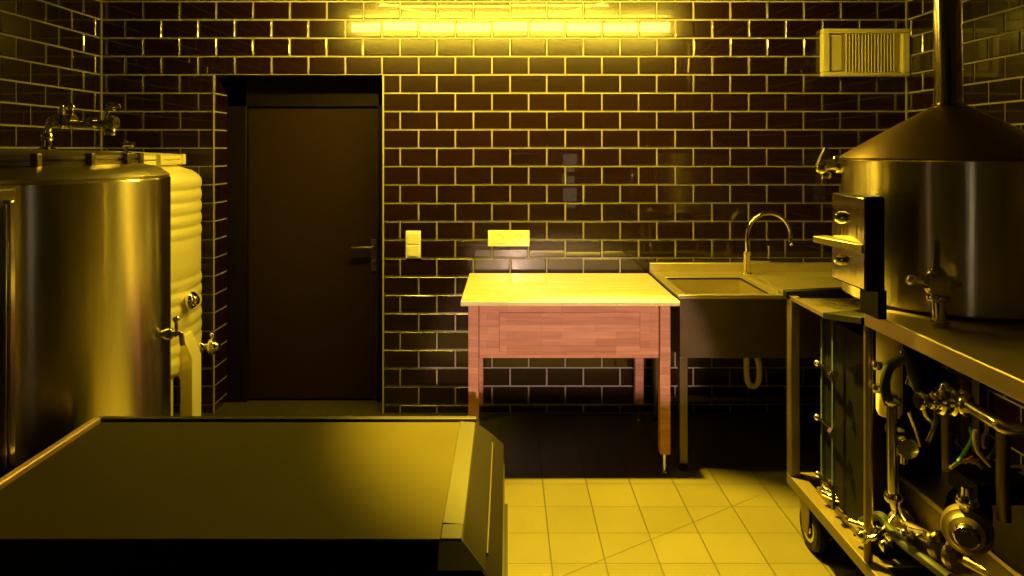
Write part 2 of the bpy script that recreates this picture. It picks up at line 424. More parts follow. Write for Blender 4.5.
for lx0, lx1, ly0 in ((TX0+.032, TX0+.078, TY0+.025), (TX1-.082, TX1-.036, TY0+.025), (TX0+.032, TX0+.078, TY1-.072), (TX1-.082, TX1-.036, TY1-.072)):
    lg = MB().box(lx0, lx1, ly0, ly0+.046, .095, az1).build('leg', 'wood', t, bevel=.003)
    cx, cy = (lx0+lx1)/2, ly0+.023
    MB().lathe([(.013, 0), (.013, .006), (.008, .012), (.008, .10)], (cx, cy, 0), n=16).build('leg_foot', 'chrome', lg)

# ------------------------------------------------------------------ sink unit
SX0, SX1, SY0, SY1, SZ = .772, 2.08, 3.14, 3.80, .782
t = thing('sink_unit', 'stainless steel sink unit on tall legs to the right of the wooden table', 'sink', ((SX0+SX1)/2, (SY0+SY1)/2, 0))
bx0, bx1, by0, by1, bd = .815, 1.20, 3.20, 3.60, .26
ct = MB()
def deck(m, x0, x1, y0, y1, hx0, hx1, hy0, hy1, z, th):
    for a in ((x0, hx0, y0, y1), (hx1, x1, y0, y1), (hx0, hx1, y0, hy0), (hx0, hx1, hy1, y1)):
        m.box(*a, z-th, z)
deck(ct, SX0, SX1, SY0, SY1, bx0, bx1, by0, by1, SZ, .012)
ct.box(SX0, SX1, SY0-.004, SY0+.008, SZ-.008, SZ+.006)
ct.build('counter', 'sinksteel', t, bevel=.002)
bw = MB()
bw.box(bx0-.004, bx0, by0, by1, SZ-bd, SZ-.002); bw.box(bx1, bx1+.004, by0, by1, SZ-bd, SZ-.002)
bw.box(bx0, bx1, by0-.004, by0, SZ-bd, SZ-.002); bw.box(bx0, bx1, by1, by1+.004, SZ-bd, SZ-.002)
bw.box(bx0, bx1, by0, by1, SZ-bd-.004, SZ-bd)
bw.build('basin', 'sinksteel', t)
MB().lathe([(.045, 0), (.045, .006), (.03, .006), (.02, .002)], ((bx0+bx1)/2, (by0+by1)/2, SZ-bd), n=24).build('drain', 'chrome', t)
db = MB()
for i in range(12):
    yy = by0+.02+i*.033; db.box(1.29, 2.0, yy, yy+.012, SZ-.002, SZ+.006)
db.build('drainer_ridges', 'sinksteel', t, bevel=.002)
MB().box(1.235, 1.25, by0, by1+.02, SZ-.004, SZ+.012).build('divider_lip', 'sinksteel', t, bevel=.003)
MB().box(SX0, SX1, SY1-.022, SY1+.008, SZ, SZ+.045).build('splashback', 'sinksteel', t, bevel=.004)
apr = MB(); apr.box(SX0+.004, SX1-.004, SY0+.004, SY0+.016, .503, SZ-.012); apr.box(SX0+.004, SX0+.014, SY0+.016, SY1-.05, .503, SZ-.012); apr.box(SX1-.014, SX1-.004, SY0+.016, SY1-.05, .503, SZ-.012)
apr.build('apron', 'steel_dull', t, bevel=.002)
for lx, ly in ((SX0+.002, SY0), (SX1-.042, SY0), (SX0+.002, SY1-.09), (SX1-.042, SY1-.09)):
    lg = MB().box(lx, lx+.038, ly, ly+.038, .03, .51).build('leg', 'steel_dull', t, bevel=.003)
    MB().lathe([(.02, 0), (.022, .006), (.014, .012), (.012, .032)], (lx+.019, ly+.019, 0), n=16).build('leg_foot', 'rubber', lg)
MB().box(SX0+.04, SX1-.04, SY1-.085, SY1-.06, .10, .125).build('rear_rail', 'steel_dull', t)
tp = P(753, 372, 3.42)
tr = MB().tube([(tp.x-.03, 3.42, SZ-bd), (tp.x-.032, 3.42, tp.z+.03), (tp.x-.026, 3.42, tp.z-.045), (tp.x, 3.42, tp.z-.07), (tp.x+.026, 3.42, tp.z-.045), (tp.x+.03, 3.42, tp.z+.02), (tp.x+.022, 3.44, tp.z+.07), (tp.x+.02, 3.60, tp.z+.09), (tp.x+.02, 3.78, tp.z+.09)], .014, n=14, smooth=5)
tr.build('drain_trap', 'pale', t)

fy = 3.68
t = thing('faucet', 'chrome gooseneck mixer tap standing on the back edge of the sink', 'tap', P(747, 272, fy))
fb = P(747, 0, fy); zt = SZ
MB().lathe([(.028, 0), (.028, .008), (.020, .014), (.018, .10), (.020, .104), (.020, .125), (.010, .13)], (fb.x, fy, zt), n=24).build('tap_base', 'chrome', t)
arc = [(fb.x, fy, zt+.12), (fb.x, fy, P(0, 235, fy).z)]
cc = P(768, 235, fy); rr = cc.x-fb.x
for k in range(1, 8):
    a = PI-k*PI/7*1.08; arc.append((cc.x+rr*math.cos(a)*.98, fy-.03*k/7, cc.z+rr*1.05*math.sin(a)))
arc.append((cc.x+rr*.97, fy-.04, P(0, 244, fy).z))
MB().tube(arc, .0105, n=14, smooth=4).build('spout', 'chrome', t)
MB().cyl((fb.x, fy, zt+.075), (fb.x+.115, fy-.01, zt+.075), .013).tube([(fb.x+.105, fy-.01, zt+.08), (fb.x+.108, fy-.012, zt+.10), (fb.x+.108, fy-.016, zt+.155)], .005, smooth=3).build('lever', 'chrome', t)

# ------------------------------------------------------------------ chest in the foreground
ZP = .65
CX0, CX1, CYF, CYB = -1.187, -.09, 1.417, 2.03
t = thing('storage_chest', 'low black chest with a flat dark lid filling the left foreground', 'chest', ((CX0+CX1)/2, (CYF+CYB)/2, 0))
sh = MB()
o1, z1c = .045, ZP-.042
def ring(e, z, eb=None):
    eb = e if eb is None else eb
    return [(CX0-e*.4, CYF-e*.75, z), (CX1+e, CYF-e*.75, z), (CX1+e, CYB+eb, z), (CX0-e*.4, CYB+eb, z)]
def stack(m, L):
    for (a, b) in zip(L, L[1:]):
        n = 4; m.poly(a+b, [(i, (i+1) % n, n+(i+1) % n, n+i) for i in range(n)])
    m.poly(L[0], [(3, 2, 1, 0)]); m.poly(L[-1], [(0, 1, 2, 3)])
lid = MB()
stack(lid, [ring(.080, .52, .03), ring(.080, .575, .03), ring(.047, z1c, .022), ring(0, ZP-.004, .012)])
lid.build('lid_shell', 'shell', t, bevel=.006)
bd_ = MB(); stack(bd_, [ring(.083, .40, .03), ring(.083, .515, .03)]); bd_.build('body', 'shell', t, bevel=.006)
bs = MB(); stack(bs, [ring(.092, .05, .035), ring(.092, .395, .035)]); bs.build('base', 'shell', t, bevel=.006)
MB().box(CX0+.012, CX1-.046, CYF+.001, CYB-.004, ZP-.006, ZP+.001).build('lid_panel', 'lid', t, bevel=.001)
MB().hexa([(CX1-.046, CYF+.06, ZP-.005), (CX1-.001, CYF+.06, ZP-.005), (CX1-.001, CYB-.003, ZP-.005), (CX1-.046, CYB-.003, ZP-.005)],
          [(CX1-.045, CYF+.06, ZP+.003), (CX1-.002, CYF+.06, ZP+.000), (CX1-.002, CYB-.003, ZP+.000), (CX1-.045, CYB-.003, ZP+.003)]).build('side_strip', 'lidrail', t)
MB().box(CX1-.045, CX1-.002, CYF+.002, CYF+.057, ZP-.005, ZP+.0015).build('corner_cap', 'lidrail', t, bevel=.001)
MB().box(CX0-.005, CX1+.001, CYB+.002, CYB+.026, ZP-.01, ZP+.008).build('rear_rail', 'lidrail', t, bevel=.003)
MB().box(CX0-.012, CX0+.010, CYF-.01, CYB, ZP-.02, ZP+.014).build('left_rail', 'leftrail', t, bevel=.004)
# grey corner plate lying on the front bevel, and thin strip standing in for the right bevel's edge highlight
def on(a, b, c, u, v, lift=.002):
    A, B, C = Vector(a), Vector(b), Vector(c); n = (B-A).cross(C-A).normalized()
    return A+(B-A)*u+(C-A)*v+n*lift
q0 = Vector((CX1, CYF, ZP-.004)); q1 = Vector((CX1+.047, CYF-.035, z1c))
ql = Vector((CX1-.047, CYF, ZP-.004)); qm = Vector((CX1-.047, CYF-.035, z1c))
n_ = (q1-q0).cross(ql-q0).normalized()
if n_.z < 0: n_ = -n_
MB().prism([q0+n_*.001, q1+n_*.001, qm+n_*.001, ql+n_*.001], n_*.003).build('corner_plate', 'grey', t)
MB().tube([(CX1+.049, CYF+.02, z1c+.002), (CX1+.049, CYB-.05, z1c+.002)], .0025, n=8).build('edge_highlight_strip', 'lidrail', t)
for fx in (CX0+.1, CX1-.1):
    for fyy in (CYF+.1, CYB-.1):
        MB().cyl((fx, fyy, 0), (fx, fyy, .055), .03).build('foot', 'rubber', t)

# ------------------------------------------------------------------ steel cabinet at the left edge
t = thing('steel_cabinet', 'stainless steel cabinet cut off by the left edge in front of the large tank', 'cabinet', (-1.55, 1.5, 0))
kx0, kx1, ky0, ky1, kz0, kz1 = -1.86, -1.232, 1.25, 1.757, .57, P(0, 188, 1.757).z
MB().box(kx0, kx1-.012, ky0, ky1-.004, kz0, kz1-.006).build('body', 'steel', t, bevel=.006)
pf = MB()
pf.box(kx1-.012, kx1, ky0, ky1, kz1-.03, kz1); pf.box(kx1-.012, kx1, ky0, ky1, kz0, kz0+.03)
pf.box(kx1-.012, kx1, ky1-.022, ky1, kz0+.03, kz1-.03); pf.box(kx1-.012, kx1, ky0, ky0+.022, kz0+.03, kz1-.03)
pf.build('side_frame', 'steel', t, bevel=.004)
MB().box(kx1-.012, kx1-.002, ky1-.034, ky1-.028, kz0+.04, kz1-.04).build('side_rib', 'steel', t, bevel=.002)
for a in (kx0+.03, kx1-.05):
    for b in (ky0+.03, ky1-.05):
        MB().cyl((a, b, 0), (a, b, kz0), .018, n=14).build('leg', 'steel_dull', t)

# ------------------------------------------------------------------ fittings
def clamp(m, c, ax, r, w=.012, mi=0):
    c = Vector(c); ax = Vector(ax).normalized()
    m.lathe([(r*.9, -w), (r*1.25, -w), (r*1.5, -w*.35), (r*1.5, w*.35), (r*1.25, w), (r*.9, w)], c, ax, 20, mi)
def wing(m, c, r):
    m.cyl(c, Vector(c)+Vector((0, -.0, r*2.2)), .004, n=8); m.ball(Vector(c)+Vector((0, 0, r*2.3)), .009, n=10)

# tank with smooth body
def tangent_center(px, Y, r):
    a = math.atan((px-CX)/F); return (-r+Y*math.sin(a))/math.cos(a)
T1Y, T1R = 2.36, .45; T1X = tangent_center(171, T1Y, T1R)
t = thing('fermentation_tank', 'large smooth stainless tank in front at the left wall', 'tank', (T1X, T1Y, 0), 'stainless steel tanks')
Z = .30
MB().lathe([(.0, Z-.16), (.08, Z-.15), (T1R-.03, Z-.02), (T1R, Z+.02), (T1R, 1.338), (T1R-.004, 1.343)], (T1X, T1Y, 0), n=96).build('tank_body', 'tank', t, ang=25)
MB().lathe([(T1R-.006, 1.34), (T1R-.004, 1.352), (T1R-.03, 1.372), (.38, 1.385), (.34, 1.392), (.33, 1.392)], (T1X, T1Y, 0), n=96, cap=False).build('tank_shoulder', 'steel_satin', t, ang=50)
lidp = MB().lathe([(.34, 1.388), (.345, 1.392), (.345, 1.402), (.335, 1.404), (.335, 1.409), (.345, 1.411), (.345, 1.421), (.335, 1.425), (.22, 1.436), (.0, 1.442)], (T1X, T1Y, 0), n=96).build('tank_lid', 'steel_satin', t, ang=30)
for a in (-80, -50, -25, 0, 25, 60, 110, 160, 210, 250):
    r_ = math.radians(a); c = Vector((T1X+.347*math.cos(r_), T1Y+.347*math.sin(r_), 1.406))
    MB().box(c.x-.012, c.x+.012, c.y-.012, c.y+.012, 1.388, 1.428).build('lid_clamp', 'steel_dull', lidp, bevel=.003)
for a in (45, 135, 225, 315):
    r_ = math.radians(a); x, y = T1X+.36*math.cos(r_), T1Y+.36*math.sin(r_)
    MB().cyl((x, y, .01), (x, y, Z), .03).lathe([(.05, 0), (.05, .01)], (x, y, 0), n=20).build('leg', 'steel_satin', t)
# spray pipework on top
pw = MB(); Yp = T1Y+.05
A = lambda px, py: P(px, py, Yp)
b0 = P(47, 150, Yp); b0.z = 1.43
pw.lathe([(.03, 0), (.03, .012), (.016, .02), (.016, .05)], b0, n=20)
pw.tube([A(47, 142), A(47, 133), A(50, 126), A(60, 124), A(90, 124), A(113, 123)], .012, n=14, smooth=4)
pw.tube([A(47, 133), A(49, 122), A(54, 117), A(60, 119)], .009, n=12, smooth=3)
clamp(pw, A(47, 137), (0, 0, 1), .013); clamp(pw, A(60, 121), (1, 0, 0), .018); clamp(pw, A(71, 121), (1, 0, 0), .018)
clamp(pw, A(92, 123), (1, 0, 0), .014); clamp(pw, A(113, 123), (1, 0, 0), .018); clamp(pw, A(110, 132), (0, 0, 1), .013)
pw.cyl(A(110, 124), A(110, 133), .012)
pw.tube([A(104, 120), A(107, 112), A(112, 106), A(120, 106)], .009, n=12, smooth=4)
clamp(pw, A(111, 107), (1, 0, 0), .011)
pw.cyl(A(71, 121), A(71, 108), .008); pw.ball(A(71, 107), .013)
pw.build('spray_pipe', 'chrome', t)
hb = MB().box(A(62, 0).x, A(65, 0).x, Yp-.015, Yp+.005, A(0, 128).z, A(0, 105).z).build('valve_handle', 'chrome', t, bevel=.002)
# sample valve on the right flank
a_ = math.radians(6); vs = Vector((T1X+T1R*math.cos(a_), T1Y+T1R*math.sin(a_), 0)); vs.z = P(0, 334, vs.y).z
dx = Vector((math.cos(a_), math.sin(a_), 0))
sv = MB(); sv.cyl(vs-dx*.01, vs+dx*.045, .012); clamp(sv, vs+dx*.02, dx, .014); sv.tube([vs+dx*.045, vs+dx*.06, vs+dx*.065-Vector((0, 0, .04))], .009, smooth=3)
sv.cyl(vs+dx*.045, vs+dx*.045+Vector((.0, 0, .045)), .006); sv.ball(vs+dx*.045+Vector((0, 0, .05)), .012)
sv.build('sample_valve', 'chrome', t)

# ribbed tank behind
T2Y, T2R = 3.26, .43; T2X = tangent_center(202, T2Y, T2R)
t = thing('fermentation_tank', 'ribbed stainless tank behind the smooth one by the door recess', 'tank', (T2X, T2Y, 0), 'stainless steel tanks')
prof = [(.0, .26), (.10, .27), (T2R-.10, .37), (T2R-.02, .42), (T2R-.004, .44)]
z = .45
while z < 1.27:
    if z < .80 or z > 1.02: 
        prof += [(T2R-.006, z), (T2R-.002, z+.010), (T2R, z+.026), (T2R-.002, z+.042), (T2R-.006, z+.052)]
    else: prof += [(T2R-.004, z), (T2R-.004, z+.052)]
    z += .0575
prof += [(T2R-.004, 1.285), (T2R-.012, 1.315), (T2R-.045, 1.34), (T2R-.09, 1.355), (.30, 1.375)]
MB().lathe(prof, (T2X, T2Y, 0), n=96).build('tank_body', 'ribbed', t, ang=60)
l2 = MB().lathe([(.345, 1.37), (.35, 1.374), (.35, 1.388), (.34, 1.39), (.34, 1.394), (.35, 1.396), (.35, 1.412), (.33, 1.418), (.1, 1.432), (0, 1.434)], (T2X, T2Y, 0), n=96).build('tank_lid', 'ribbed', t, ang=30)
for a in (-95, -70, -45, -20, 10, 40, 100, 160, 220):
    r_ = math.radians(a); c = Vector((T2X+.352*math.cos(r_), T2Y+.352*math.sin(r_), 0))
    MB().box(c.x-.014, c.x+.014, c.y-.014, c.y+.014, 1.37, 1.418).build('lid_clamp', 'ribbed', l2, bevel=.003)
kb = P(126, 148, T2Y-.25)
MB().cyl((kb.x, kb.y, 1.42), (kb.x, kb.y, 1.475), .009).cyl((kb.x-.01, kb.y, 1.46), (kb.x+.035, kb.y, 1.463), .012).lathe([(.02, 0), (.02, .01)], (kb.x, kb.y, 1.42), n=16).build('pressure_valve', 'chrome', t)
for a in (-9, 81, 171, 261):
    r_ = math.radians(a); x, y = T2X+(T2R-.045)*math.cos(r_), T2Y+(T2R-.045)*math.sin(r_)
    c_, s_ = math.cos(r_), math.sin(r_)
    o = Vector((c_, s_, 0))*1; n = Vector((-s_, c_, 0))*.035; base = Vector((x, y, 0))
    pr = [base+o*.005+Vector((0, 0, .62)), base+o*.055+Vector((0, 0, .60)), base+o*.10+Vector((0, 0, .50)), base+o*.10+Vector((0, 0, .02)), base+o*.04+Vector((0, 0, .02)), base+o*.04+Vector((0, 0, .40)), base+o*.0+Vector((0, 0, .44))]
    lg = MB().prism([p-n for p in pr], n*2).build('leg', 'ribbed', t, bevel=.003)
    MB().lathe([(.045, 0), (.045, .012), (.02, .02)], base+o*.07, n=20).build('leg_foot', 'steel_dull', lg)
def outlet(px, py, ang, L, name, up=True):
    a = math.radians(ang); d_ = Vector((math.cos(a), math.sin(a), 0)); s0 = Vector((T2X, T2Y, 0))+d_*(T2R-.012); s0.z = P(px, py, s0.y).z
    m = MB(); m.cyl(s0, s0+d_*L, .016); clamp(m, s0+d_*L*.35, d_, .019); clamp(m, s0+d_*L, d_, .026, .014)
    m.cyl(s0+d_*L, s0+d_*(L+.03), .019); m.ball(s0+d_*(L+.01), .026)
    if up: m.cyl(s0+d_*L, s0+d_*L+Vector((0, 0, .055)), .006); m.ball(s0+d_*L+Vector((0, 0, .055)), .012)
    m.build(name, 'chrome', t)
outlet(205, 347, 8, .075, 'outlet_valve'); outlet(196, 300, -8, .035, 'sample_valve', False)

# ------------------------------------------------------------------ brewing skid on castors
RX0, RX1, RYF, RYB = 1.07, 1.82, 1.12, 2.68
t = thing('brewing_skid', 'stainless wheeled frame with worktop along the right wall under the kettle', 'brewing rig', ((RX0+RX1)/2, (RYF+RYB)/2, 0))
W = .042
wt = MB()
wt.box(RX0, RX1, RYF, 2.10, .912, .96); wt.box(1.40, RX1, 2.10, 2.66, .912, .96)
wt.build('worktop', 'rigsteel', t, bevel=.005, seg=3)
lowrail = MB()
lowrail.box(RX0, RX0+.055, RYF, RYB, .165, .205); lowrail.box(RX1-.055, RX1, RYF, RYB, .165, .205)
lowrail.box(RX0+.055, RX1-.055, RYB-.055, RYB, .165, .205); lowrail.box(RX0+.055, RX1-.055, RYF, RYF+.055, .165, .205); lowrail.box(RX0+.055, RX1-.055, 2.08, 2.12, .165, .2)
lowrail.build('bottom_frame', 'framesteel', t, bevel=.003)
MB().box(RX0+.057, RX1-.057, RYF+.057, RYB-.057, .150, .164).build('floor_pan', 'dark', t)
for a, b, zt_ in ((RX0, RYB-W, .885), (RX1-W, RYB-W, .912), (RX1-W, 2.08, .912), (RX0, RYF, .912), (RX1-W, RYF, .912)):
    MB().box(a, a+W*.85, b, b+W, .206, zt_).build('post', 'steel_dull', t, bevel=.004)
MB().cyl((RX0+.014, 2.10, .206), (RX0+.014, 2.10, .912), .0125, n=16).build('post', 'steel_dull', t)
# sump tray at the far end
ty0, ty1, tz = 2.345, 2.66, .872
tm = MB().box(RX0, 1.385, ty0, ty1, tz, tz+.006)
tm.box(RX0, RX0+.006, ty0, ty1, tz+.006, tz+.014)
tm.build('drip_tray', 'tray', t)
tf = MB(); tf.hexa([(RX0-.01, ty1-.004, tz), (1.39, ty1-.004, tz), (1.39, ty1+.03, tz), (RX0-.01, ty1+.03, tz)], [(RX0-.01, ty1-.004, tz+.030), (1.39, ty1-.004, tz+.045), (1.39, ty1+.03, tz+.045), (RX0-.01, ty1+.03, tz+.030)])
tf.build('tray_flange', 'dark', t, bevel=.002); tf = MB(); tf.hexa([(RX0-.006, 2.102, .915), (1.395, 2.102, .915), (1.395, ty0, tz), (RX0-.012, ty0, tz)], [(RX0-.006, 2.102, .935), (1.395, 2.102, .955), (1.395, ty0, tz+.05), (RX0-.012, ty0, tz+.022)])
tf.build('tray_flange', 'dark', t, bevel=.002)
def castor(x, y):
    w = MB()
    w.lathe([(.02, -.022), (.072, -.022), (.082, -.012), (.082, .012), (.072, .022), (.02, .022)], (x, y, .082), (1, 0, 0), 36)
    wh = w.build('wheel', 'rubber', t)
    MB().lathe([(.0, -.027), (.02, -.027), (.024, -.020), (.046, -.023), (.05, -.0222), (.05, .022), (.046, .023), (.024, .02), (.02, .027), (0, .027)], (x, y, .082), (1, 0, 0), 28).build('hub', 'chrome', wh)
    f = MB(); 
    for s in (-1, 1): f.hexa([(x+s*.030-.002, y-.02, .06), (x+s*.030+.002, y-.02, .06), (x+s*.030+.002, y+.02, .06), (x+s*.030-.002, y+.02, .06)], [(x+s*.030-.002, y-.035, .158), (x+s*.030+.002, y-.035, .158), (x+s*.030+.002, y+.045, .158), (x+s*.030-.002, y+.045, .158)])
    f.box(x-.034, x+.034, y-.036, y+.046, .157, .164)
    f.build('castor_fork', 'steel_dull', t)
for x, y in ((RX0+.035, 2.52), (RX1-.06, 2.52), (RX0+.035, RYF+.12), (RX1-.06, RYF+.12)): castor(x, y)

# kettle
KX, KY, KR = 1.424, 2.25, .316
t = thing('brew_kettle', 'stainless brew kettle with conical hood and chimney on the right-hand skid', 'kettle', (KX, KY, .96))
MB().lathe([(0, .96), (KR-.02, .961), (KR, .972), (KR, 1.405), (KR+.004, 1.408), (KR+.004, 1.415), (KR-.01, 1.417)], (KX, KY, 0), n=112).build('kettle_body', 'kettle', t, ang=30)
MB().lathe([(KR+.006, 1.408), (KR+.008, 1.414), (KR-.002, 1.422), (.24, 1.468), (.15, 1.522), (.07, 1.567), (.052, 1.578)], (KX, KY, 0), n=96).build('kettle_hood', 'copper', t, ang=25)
ch = MB(); cb = Vector((KX-.003, KY, 1.572)); ctp = Vector((KX-.02, KY, CEIL-.005))
ch.cyl(cb, ctp, .040, .040, n=40); ch.lathe([(.05, 0), (.05, .012), (.042, .016)], cb, n=40)
ch.build('chimney', 'chimney', t)
# valve on kettle front
vy = KY-KR-.03; 
V = lambda px, py, dy=0: P(px, py, vy+dy)
kv = MB(); 
kv.cyl(V(937, 283, .05), V(937, 283, -.03), .017); clamp(kv, V(937, 283, .0), (0, 1, 0), .021); clamp(kv, V(937, 283, -.03), (0, 1, 0), .024)
kv.cyl(V(937, 296), V(937, 268), .020); kv.ball(V(937, 283), .030)
kv.cyl(V(913, 280), V(960, 284), .009); clamp(kv, V(927, 281), (1, 0, 0), .012); clamp(kv, V(949, 283), (1, 0, 0), .013); kv.ball(V(911, 280), .014)
b_ = V(940, 322); b_.z = .962
kv.cyl(V(939, 296), b_, .017); clamp(kv, V(938, 297), (0, 0, 1), .019); kv.lathe([(.024, 0), (.024, .008)], b_, n=20)
vb = kv.build('outlet_valve', 'chrome', t)
MB().hexa([V(932, 270, -.008), V(941, 270, -.008), V(941, 270, .008), V(932, 270, .008)], [V(935, 240, -.006), V(940, 240, -.006), V(940, 240, .006), V(935, 240, .006)]).build('valve_handle', 'steel', vb, bevel=.003)
# side fitting toward the wall, behind left flank
sf = MB(); ya = 2.42
B = lambda px, py: P(px, py, ya)
sf.cyl(B(846, 165), B(822, 167), .013); clamp(sf, B(838, 166), (1, 0, 0), .017); sf.ball(B(822, 168), .022); clamp(sf, B(826, 175), (0, 0, 1), .012)
sf.hexa([B(816, 166)+Vector((0, -.01, 0)), B(832, 166)+Vector((0, -.01, 0)), B(832, 166)+Vector((0, .01, 0)), B(816, 166)+Vector((0, .01, 0))],
        [B(824, 148)+Vector((0, -.006, 0)), B(827, 148)+Vector((0, -.006, 0)), B(827, 148)+Vector((0, .006, 0)), B(824, 148)+Vector((0, .006, 0))])
sf.ball(B(837, 160), .016)
sf.build('side_valve', 'chrome', t)

# control panel on the skid edge
t = thing('control_panel', 'shiny steel control box standing on the skid left of the kettle', 'control box', (1.03, 2.06, .96))
px0, px1, py0, py1 = 1.005, 1.062, 1.965, 2.17
zt0, zt1 = P(0, 292, 1.965).z, P(0, 197, 1.965).z
MB().box(px0+.004, px1, py0, py1, zt0, zt1).build('housing', 'dark', t, bevel=.004)
MB().box(px0, px0+.005, py0+.004, py1-.004, zt0+.005, zt1-.004).build('cover', 'steel_kettle', t, bevel=.002)
for zz in (zt0+.07, zt1-.07):
    MB().lathe([(.018, 0), (.018, .01), (.012, .02), (.006, .022)], (px0, 2.10, zz), (-1, 0, 0), 20).build('knob', 'chrome', t)
MB().hexa([P(813, 242, 2.16), P(862, 254, 1.975), P(862, 254, 1.975)+Vector((.05, .02, 0)), P(813, 242, 2.16)+Vector((.05, .02, 0))],
          [P(813, 236, 2.16), P(862, 245, 1.975), P(862, 245, 1.975)+Vector((.05, .02, 0)), P(813, 236, 2.16)+Vector((.05, .02, 0))]).build('shelf_bar', 'tray', t, bevel=.002)
MB().box(px1-.018, px1+.006, py0+.004, py1-.10, .962, zt0+.003).build('mounting_bracket', 'dark', t)

# heat exchanger with teal tie frames
t = thing('plate_heat_exchanger', 'dark plate heat exchanger with teal uprights at the far end of the skid', 'heat exchanger', (1.2, 2.36, .165))
MB().box(1.125, 1.36, 2.19, 2.50, .225, .85).build('plate_pack', 'dark', t, bevel=.003)
for px, yy in ((822.5, 2.49), (833.5, 2.36)):
    x = P(px, 0, yy).x
    MB().box(x-.005, x+.005, yy-.005, yy+.005, .227, .865).build('tie_upright', 'blue', t, bevel=.002)
bolts = [(817, 363, 833, 374), (817, 417, 833, 432), (818, 474, 833, 488)]
for a, b, c, d_ in bolts:
    m = MB(); p0 = P(a, b, 2.51); p1 = P(c, d_, 2.33); m.cyl(p0, p1, .006, n=10); m.ball(p0, .012, n=10); m.lathe([(.015, -.01), (.015, .01)], p1, (0, 1, 0), 6); m.build('tie_bolt', 'chrome', t)
MB().box(1.115, 1.37, 2.18, 2.52, .166, .226).build('foot_plate', 'steel_dull', t)

# filter housing
t = thing('filter_housing', 'pale upright filter cylinder hanging under the skid worktop', 'filter', (1.21, 2.02, .66))
fc = P(886, 0, 2.12)
MB().lathe([(0, .63), (.03, .635), (.036, .65), (.036, .90), (.03, .911)], (fc.x+.01, 2.12, 0), n=32).build('cylinder', 'cream', t)
for py in (365, 388):
    m = MB(); clamp(m, P(877, py, 2.06), (0, 0, 1), .010); m.cyl(P(877, py, 2.06), P(886, py, 2.10), .005); m.build('side_clamp', 'chrome', t)

# box tray under the worktop
t = thing('stainless_box', 'long low stainless box lying on the skid floor behind the pipes', 'box', (1.47, 1.9, .165))
MB().box(1.24, 1.74, 1.62, 2.26, .206, .40).build('box_body', 'steel_dull', t, bevel=.006)
MB().box(1.232, 1.748, 1.612, 2.268, .402, .42).build('box_lid', 'steel_satin', t, bevel=.004)

# pipework
t = thing('pipework', 'stainless pipes with clamp joints running through the lower skid', 'pipes', (1.2, 2.0, .165))
Q = P
def part(m, name, k='chrome', p=None): return m.build(name, k, p or t)
m = MB(); main = [Q(846, 489, 2.42), Q(870, 502, 2.28), Q(893, 519, 2.16), Q(930, 539, 2.00), Q(958, 556, 1.90), Q(1003, 581, 1.78), Q(1060, 615, 1.62)]
m.tube(main, .017, n=16, smooth=4)
for i, (px, py, Y, r) in enumerate(((858, 496, 2.35, .024), (901, 523, 2.125, .029), (942, 547, 1.955, .029), (958, 556, 1.90, .031), (880, 508, 2.23, .02))):
    clamp(m, Q(px, py, Y), main[4]-main[3], r, .015)
part(m, 'drain_pipe', 'tray')
m = MB(); m.tube([Q(892, 393, 2.0), Q(892, 440, 2.0), Q(894, 500, 2.0), Q(901, 517, 2.05)], .014, n=14, smooth=5); clamp(m, Q(892, 400, 2.0), (0, 0, 1), .016); clamp(m, Q(893, 497, 2.0), (0, 0, 1), .016)
part(m, 'riser_pipe', 'steel')
m = MB(); m.tube([Q(889, 404, 2.0), Q(885, 385, 2.0), Q(889, 368, 2.0), Q(900, 360, 1.98), Q(909, 358, 1.96), Q(912, 372, 1.96), Q(918, 388, 1.96), Q(928, 398, 1.93)], .014, n=12, smooth=5)
part(m, 'black_hose', 'rubber')
m = MB(); m.tube([Q(902, 350, 2.0), Q(907, 362, 2.0), Q(911, 372, 2.0), Q(908, 385, 2.0)], .008, n=10, smooth=4); m.tube([Q(921, 395, 1.95), Q(926, 415, 1.95), Q(934, 425, 1.95), Q(928, 442, 1.95)], .007, n=10, smooth=4)
m.tube([Q(936, 390, 1.9), Q(936, 420, 1.9), Q(932, 432, 1.9)], .006, n=10, smooth=4); m.tube([Q(909, 412, 2.0), Q(915, 428, 2.0), Q(920, 446, 2.0)], .006, n=10, smooth=4)
part(m, 'thin_tubing', 'steel')
m = MB(); m.cyl(Q(915, 400, 1.9), Q(962, 403, 1.85), .012)
for px, r in ((921, .017), (932, .015), (940, .024), (951, .026), (962, .021)): clamp(m, Q(px, 401, 1.88), (1, 0, 0), r, .010)
m.cyl(Q(945, 402, 1.88), Q(945, 388, 1.88), .012); m.ball(Q(945, 387, 1.88), .014)
part(m, 'valve_manifold')
m = MB(); m.tube([Q(962, 403, 1.85), Q(975, 410, 1.80), Q(998, 424, 1.72), Q(1010, 429, 1.70), Q(1040, 430, 1.68)], .017, n=14, smooth=5); clamp(m, Q(966, 405, 1.84), (.6, -.8, 0), .02)
part(m, 'sloping_pipe', 'steel')
m = MB(); m.tube([Q(946, 405, 1.92), Q(946, 440, 1.92), Q(947, 470, 1.92)], .013, n=12); part(m, 'rear_pipe', 'steel_dull'); m = MB(); m.tube([Q(1003, 430, 1.75), Q(1003, 480, 1.75), Q(1004, 520, 1.75)], .016, n=12)
part(m, 'rear_pipe', 'steel_dull')
m = MB(); m.tube([Q(822, 492, 2.44), Q(840, 500, 2.38), Q(862, 505, 2.28), Q(882, 522, 2.16), Q(905, 535, 2.05)], .010, n=10, smooth=4)
m.tube([Q(850, 521, 2.2), Q(870, 527, 2.15), Q(895, 528, 2.1), Q(925, 534, 2.0)], .009, n=10, smooth=4)
m.tube([Q(855, 535, 2.12), Q(872, 538, 2.08), Q(884, 530, 2.08), Q(898, 512, 2.1)], .008, n=10, smooth=4)
